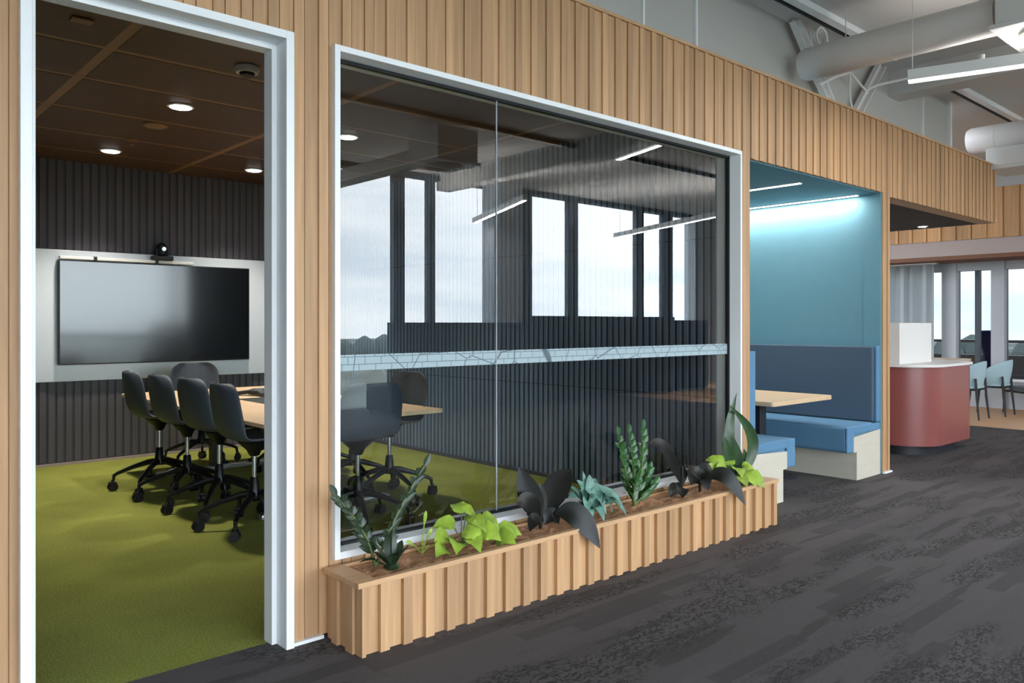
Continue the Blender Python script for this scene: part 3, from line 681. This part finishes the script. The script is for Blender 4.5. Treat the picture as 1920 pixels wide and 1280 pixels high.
# curtain
mb = MB(); rows = []
for z in (.03, .8, 1.6, 2.26):
    rows.append([(13.5+.05*math.sin(k*.9)+.015*math.sin(k*2.3+z), 4.95+k*.025, z) for k in range(150)])
cu = thing('curtain', (0, 0, 0), 0, 'sheer grey full-height curtain gathered left of the far windows', 'curtain')
MB().grid(rows).build('drape', 'sheer', cu, smooth=True)
MB().box(13.44, 13.56, 4.9, 8.8, 2.255, 2.27).build('curtain_track', 'white_frame', cu)
# balcony parapet outside
S('parapet', MB().box(16.5, 16.7, -3, 12, -1, .72).box(16.45, 16.75, -3, 12, .95, 1.0), 'mullion_light')
S('balcony_floor', MB().box(14.2, 16.7, -3, 12, -1.1, -.02), 'rope_grey')

# cafe chairs
def make_cafe():
    o = thing('cafe_chair', (0, 0, 0), 0, '', 'chair'); rows = []
    for i, (z, r, sp) in enumerate(((.42, .20, 1.35), (.50, .225, 1.6), (.62, .25, 1.7), (.72, .26, 1.65), (.80, .265, 1.5))):
        rows.append([(-r*math.cos(a)*1.0, r*math.sin(a)*1.05, z-(.13*(abs(a)/sp)**2 if i > 1 else 0)) for a in [sp*(-1+k/7) for k in range(15)]])
    MB().grid(rows).build('backrest', 'pale_blue_shell', o, smooth=True, solid=.016, sub=1)
    MB().prism(poly_rr(-.21, .22, -.21, .21, .09, 6), .42, .455).build('seat', 'pale_blue_shell', o, bevel=.01)
    for sx, sy in ((-1, -1), (-1, 1), (1, -1), (1, 1)):
        top = .56 if sx < 0 else .43
        MB().tube([(sx*.245, sy*.20, 0), (sx*.215, sy*.185, .3), (sx*.20, sy*.185, top)], [.011, .017, .015], 8).build('leg', 'black_plastic', o, smooth=True)
    MB().box(-.19, .19, -.185, .185, .395, .419).build('seat_frame', 'black_plastic', o)
    return o
cc = make_cafe()
place(cc, True, (12.0, 4.0, 0), PI*.5, 'pale blue cafe chair with black legs partly hidden by the red counter', 'pale blue cafe chairs')
place(cc, False, (12.75, 3.90, 0), PI*.5, 'pale blue cafe chair farther right at the wooden cafe table', 'pale blue cafe chairs')
tt = thing('cafe_table', (12.55, 4.72, 0), 0, 'pale wood cafe table behind the pale blue chairs by the window', 'table')
MB().prism(poly_rr(-1.1, .55, -.48, .42, .12, 5), .75, .78).build('tabletop', 'table_wood', tt, bevel=.003)
for sx in (-.8, .35):
    for sy in (-.3, .3): MB().tube([(sx, sy, 0), (sx, sy, .75)], .02, 8).build('leg', 'black_metal', tt, smooth=True)
lc = thing('lounge_chair', (13.25, 3.45, 0), PI*.8, 'grey rope lounge chair with black frame at the right picture edge', 'chair')
rows = [[(-.24-.1*i/4-.05*math.cos(u*1.2), .28*u*(1-.1*(i/4)**2), .36+.5*i/4-.12*(i/4)*abs(u)**3) for u in [-1+k/5 for k in range(11)]] for i in range(5)]
MB().grid(rows).build('backrest', 'rope_grey', lc, smooth=True, solid=.03)
MB().prism(poly_rr(-.28, .28, -.28, .28, .1, 5), .33, .40).build('seat', 'rope_grey', lc, bevel=.01)
MB().tube([(-.3, -.3, 0), (-.28, -.3, .55), (.28, -.3, .52), (.3, -.3, 0)], .012, 8).tube([(-.3, .3, 0), (-.28, .3, .55), (.28, .3, .52), (.3, .3, 0)], .012, 8).tube([(-.3, -.3, .32), (.3, -.3, .32), (.3, .3, .32), (-.3, .3, .32), (-.3, -.3, .32)], .012, 8).build('frame', 'black_metal', lc, smooth=True)
# blue panel
bp_ = thing('folded_parasol', (15.4, 4.72, -.02), 0, 'deep blue tapering fabric shape standing outside the middle far window', 'parasol')
MB().lathe([(.03, .35), (.06, .5), (.12, .85), (.20, 1.12), (.21, 1.2), (.05, 1.21)], n=10).build('fabric', 'deep_blue', bp_)
MB().tube([(0, 0, 0), (0, 0, .5)], .03, 8).build('pole', 'terracotta', bp_)
MB().lathe([(.2, 0), (.2, .05)], n=16).build('base', 'rope_grey', bp_)

# ------------------------------------------------------------ ducts, lamps, struts overhead
def duct(name, x, ya, yb, z, r, label, bands):
    o = thing(name, (x, yb, z), 0, label, 'duct'); L_ = yb-ya
    MB().tube([(0, 0, 0), (0, -.012, 0), (0, -.05, 0), (0, -L_, 0)], [r*.55, r*.86, r, r], 40).build('pipe', 'white_duct', o, smooth=True)
    for q in bands: MB().tube([(0, -q, 0), (0, -q-.008, 0)], r*1.012, 40).build('joint_band', 'white_duct', o, smooth=True)
    return o
duct('air_duct', 6.0, 1.79, 3.20, 3.37, .127, 'fat pale grey round duct angled over the slatted wall near the ceiling', (.22, .72))
duct('air_duct', 10.0, .6, 3.30, 3.39, .145, 'second pale grey round duct farther away above the frieze end', (.3, .9))
def diffuser_box(x, y, label):
    o = thing('ceiling_diffuser', (x, y, 3.22), 0, label, 'air diffuser')
    MB().box(-.3, .3, -.3, .3, .03, .42).build('box_body', 'white_plastic', o, bevel=.006)
    MB().box(-.33, .33, -.33, .33, 0, .03).build('face_plate', 'white_plastic', o, bevel=.01)
    for k, r in enumerate((.24, .18, .12, .06)):
        MB().lathe([(r, -.001), (r, -.02-.006*k), (r-.02, -.022-.006*k), (r-.035, -.001)], n=32).build('swirl_ring', 'white_duct', o, smooth=True)
    return o
diffuser_box(6.12, 1.46, 'white square box with round air diffuser at the upper right corner')
diffuser_box(5.85, -1.65, 'white box air diffuser seen as a reflection in the glass partition')
duct('air_duct', 5.85, -4.2, -1.99, 3.40, .127, 'pale round duct behind the reflected diffuser box', (.5,))
o = thing('air_box', (10.1, 2.7, 3.0), 0, 'white boxy air unit hanging below the farther duct at the right edge', 'air unit')
MB().box(-.3, .3, -.4, .35, 0, .24).build('unit_body', 'white_plastic', o, bevel=.008)
MB().box(-.31, -.302, -.2, .2, .04, .2).build('access_panel', 'white_duct', o)
# linear pendant lamps
def lamp(a, b, z, label, e, eu):
    a, b = Vector(a), Vector(b); d = b-a; Ln = d.length; rz = math.atan2(d.y, d.x); o = thing('linear_pendant', (a.x, a.y, z), rz, label, 'light', 'linear pendant lamps')
    MB().box(0, Ln, -.035, .035, .012, .085).build('housing', 'white_plastic', o, bevel=.003)
    MB().box(.005, Ln-.005, -.03, .03, 0, .012).build('diffuser', 'lamp_glow', o)
    mb = MB()
    for q in (.03, Ln-.2): mb.tube([(q, 0, .085), (q, 0, CZ-z)], .003, 6)
    mb.build('suspension_wire', 'white_plastic', o)
    MB().tube([(.45, 0, .085), (.45, 0, .12)], .02, 12).build('gland', 'white_plastic', o)
    ld = bpy.data.lights.new('pendant_lamp', 'AREA'); ld.shape = 'RECTANGLE'; ld.size = Ln-.02; ld.size_y = .06; ld.energy = e; ld.color = (1, .98, .95)
    lo = bpy.data.objects.new('pendant_lamp', ld); COL.objects.link(lo); mid = (a+b)/2; lo.location = (mid.x, mid.y, z-.004); lo.rotation_euler = (0, 0, rz)
    lu = bpy.data.lights.new('ceiling_fill', 'AREA'); lu.shape = 'RECTANGLE'; lu.size = Ln-.02; lu.size_y = .05; lu.energy = eu; lu.color = (1, .98, .95)  # added upward fill light that brightens the dark ceiling
    lo = bpy.data.objects.new('ceiling_fill', lu); COL.objects.link(lo); lo.location = (mid.x, mid.y, z+.092); lo.rotation_euler = (PI, 0, -rz)
lamp((5.83, 2.31), (6.33, .71), 3.0, 'bright linear pendant lamp hanging at the upper right of the corridor', 20, 8)
lamp((7.44, -1.89), (8.50, -4.3), 3.0, 'linear pendant lamp mirrored in the left pane of the glass partition', 40, 110)
lamp((10.83, -1.02), (12.0, -4.2), 3.0, 'linear pendant lamp mirrored at the right end of the glass partition', 40, 110)
# struts between wall head and ceiling
def strut(a, b, label, wd=.07):
    o = thing('steel_strut', a, 0, label, 'strut', 'white steel struts above the slatted wall'); v = Vector(b)-Vector(a)
    MB().bar((0, 0, 0), v, wd, .008, up=(0, 1, 0)).build('web', 'white_duct', o)
    n = v.normalized(); sd = n.cross(Vector((0, 1, 0))).normalized()
    MB().bar(sd*wd/2+Vector((0, -.02, 0)), v+sd*wd/2+Vector((0, -.02, 0)), .012, .05, up=(0, 1, 0)).build('flange', 'white_frame', o)
    MB().bar(-sd*wd/2+Vector((0, -.02, 0)), v-sd*wd/2+Vector((0, -.02, 0)), .012, .05, up=(0, 1, 0)).build('flange', 'white_duct', o)
strut((5.92, 3.24, CZ), (6.62, 3.24, 3.08), 'white steel strut falling left to right behind the near end of the fat duct', .09)
strut((6.93, 3.24, 3.08), (7.55, 3.24, CZ), 'white steel strut rising to the right beyond the fat duct', .09)
o = thing('cable', (0, 0, 0), 0, 'white cable looping from the duct to the strut over the slats', 'cable')
MB().tube([(6.1, 3.1, 3.22), (6.5, 3.15, 3.38), (6.85, 3.2, 3.5), (7.15, 3.2, 3.4), (7.3, 3.15, 3.47), (7.5, 2.95, 3.53), (7.6, 2.8, 3.5)], .012, 8).tube([(6.85, 3.2, 3.5), (6.86, 3.21, 3.3), (6.95, 3.21, 3.12)], .01, 8).build('wire', 'white_duct', o, smooth=True)
o = thing('cable_coil', (6.1, 3.1, 3.60), 0, 'coiled white cable hanging between the left strut and the duct', 'cable')
mb = MB()
for k in range(3): mb.tube([(.085*math.cos(a)*(1+.1*k), .02*k-.02, .07*math.sin(a)*(1-.08*k)) for a in [q*PI/10 for q in range(21)]], .009, 6)
mb.tube([(.08, 0, .02), (.16, 0, -.01), (.26, 0, -.08), (.3, 0, -.08)], .009, 6).build('wire', 'white_duct', o, smooth=True)
for x, y, z in ((5.4, 2.6, 3.5),):
    tag(MB().tube([(x+.63, y+.25, 3.49), (x+.63, y+.25, CZ)], .004, 6).build('hanger_rod', 'white_plastic'), 'thin white hanger rod holding the fat duct', 'rod')
# ceiling rails and beams
def rail(x0, x1, y, label, z=CZ, w_=.07):
    o = thing('ceiling_rail', (x0, y, z), 0, label, 'rail', 'white ceiling rails')
    MB().box(0, x1-x0, -w_/2, w_/2, -.05, 0).build('rail_body', 'white_frame', o); MB().box(0, x1-x0, w_/2+.01, w_/2+.03, -.06, 0).build('dark_slot', 'gasket', o)  # black strip drawn as the darker slot beside the rail
rail(3.2, 7.0, 3.0, 'white ceiling rail crossing above the left end of the fat duct'); rail(8.5, 15, 3.0, 'white ceiling rail running to the right above the far duct')
rail(-2, 15, .8, 'white ceiling rail over the middle of the corridor'); rail(-2, 15, -1.4, 'white ceiling rail nearer the corridor windows')
S('trim_2', MB().box(7.86, 8.12, -4.5, 3.3, 3.5, CZ), 'ceiling_paint')
S('trim_3', MB().box(3.2, 3.6, -4.5, 3.3, 3.56, CZ), 'ceiling_paint')

# ------------------------------------------------------------ corridor window wall behind the camera (mirrored in the glass)
w3 = bpy.data.objects.new('window_3', None); COL.objects.link(w3); w3['kind'] = 'structure'
YB = -4.5
S('window_head', MB().box(-5, 16, YB-.1, YB+.1, 3.66, CZ), 'mullion_dark', w3)
for a, b in ((9.4, 9.98), (-4.2, -4.0), (-1.6, -1.45), (.9, 1.05), (3.4, 3.55), (6.99, 7.19), (7.66, 7.79), (10.95, 11.2), (12.98, 13.2), (13.87, 14.2)):
    S('mullion', MB().box(a, b, YB-.06, YB+.06, 0, 3.66), 'mullion_dark', w3)
S('glass_pane', MB().add([(-5, YB, 0), (16, YB, 0), (16, YB, 3.66), (-5, YB, 3.66)], [(0, 1, 2, 3)]), 'window_glass', w3)
S('column_1', MB().box(8.76, 9.4, YB+.1, YB+.42, 0, CZ), 'column_grey')
S('wall_end', MB().box(14.84, 16, YB-.1, YB+.2, 0, CZ).box(16, 16.1, YB-.1, 2.6, 0, CZ), 'column_grey')
# high backed booths by the corridor windows
def booth(x0, x1, z, label):
    o = thing('high_back_sofa', (x0, -3.2, 0), 0, label, 'sofa', 'dark high backed sofas by the corridor windows'); n = 14; Lx = x1-x0
    pts = [(Lx*k/n, .16*math.sin(PI*k/n)) for k in range(n+1)]
    poly = pts+[(x, y-.1) for x, y in reversed(pts)]
    MB().prism(poly, .05, z).build('backrest', 'dark_sofa', o, smooth=True)
    MB().box(.05, Lx-.05, -.75, -.11, .05, .43).build('seat', 'dark_sofa', o, bevel=.03)
    mb = MB()
    for q in (.1, Lx-.1): mb.box(q-.02, q+.02, -.7, -.66, 0, .05).box(q-.02, q+.02, -.06, -.02, 0, .05)
    mb.build('feet', 'black_metal', o)
booth(6.12, 8.8, 1.32, 'long dark high backed sofa mirrored in the left pane of the partition')
booth(8.87, 10.61, 1.43, 'tallest dark curved sofa back mirrored near the middle of the partition')
booth(10.69, 12.59, 1.43, 'dark curved sofa back mirrored right of the middle of the partition')
booth(12.6, 13.7, 1.37, 'short dark sofa back mirrored at the right end of the partition')
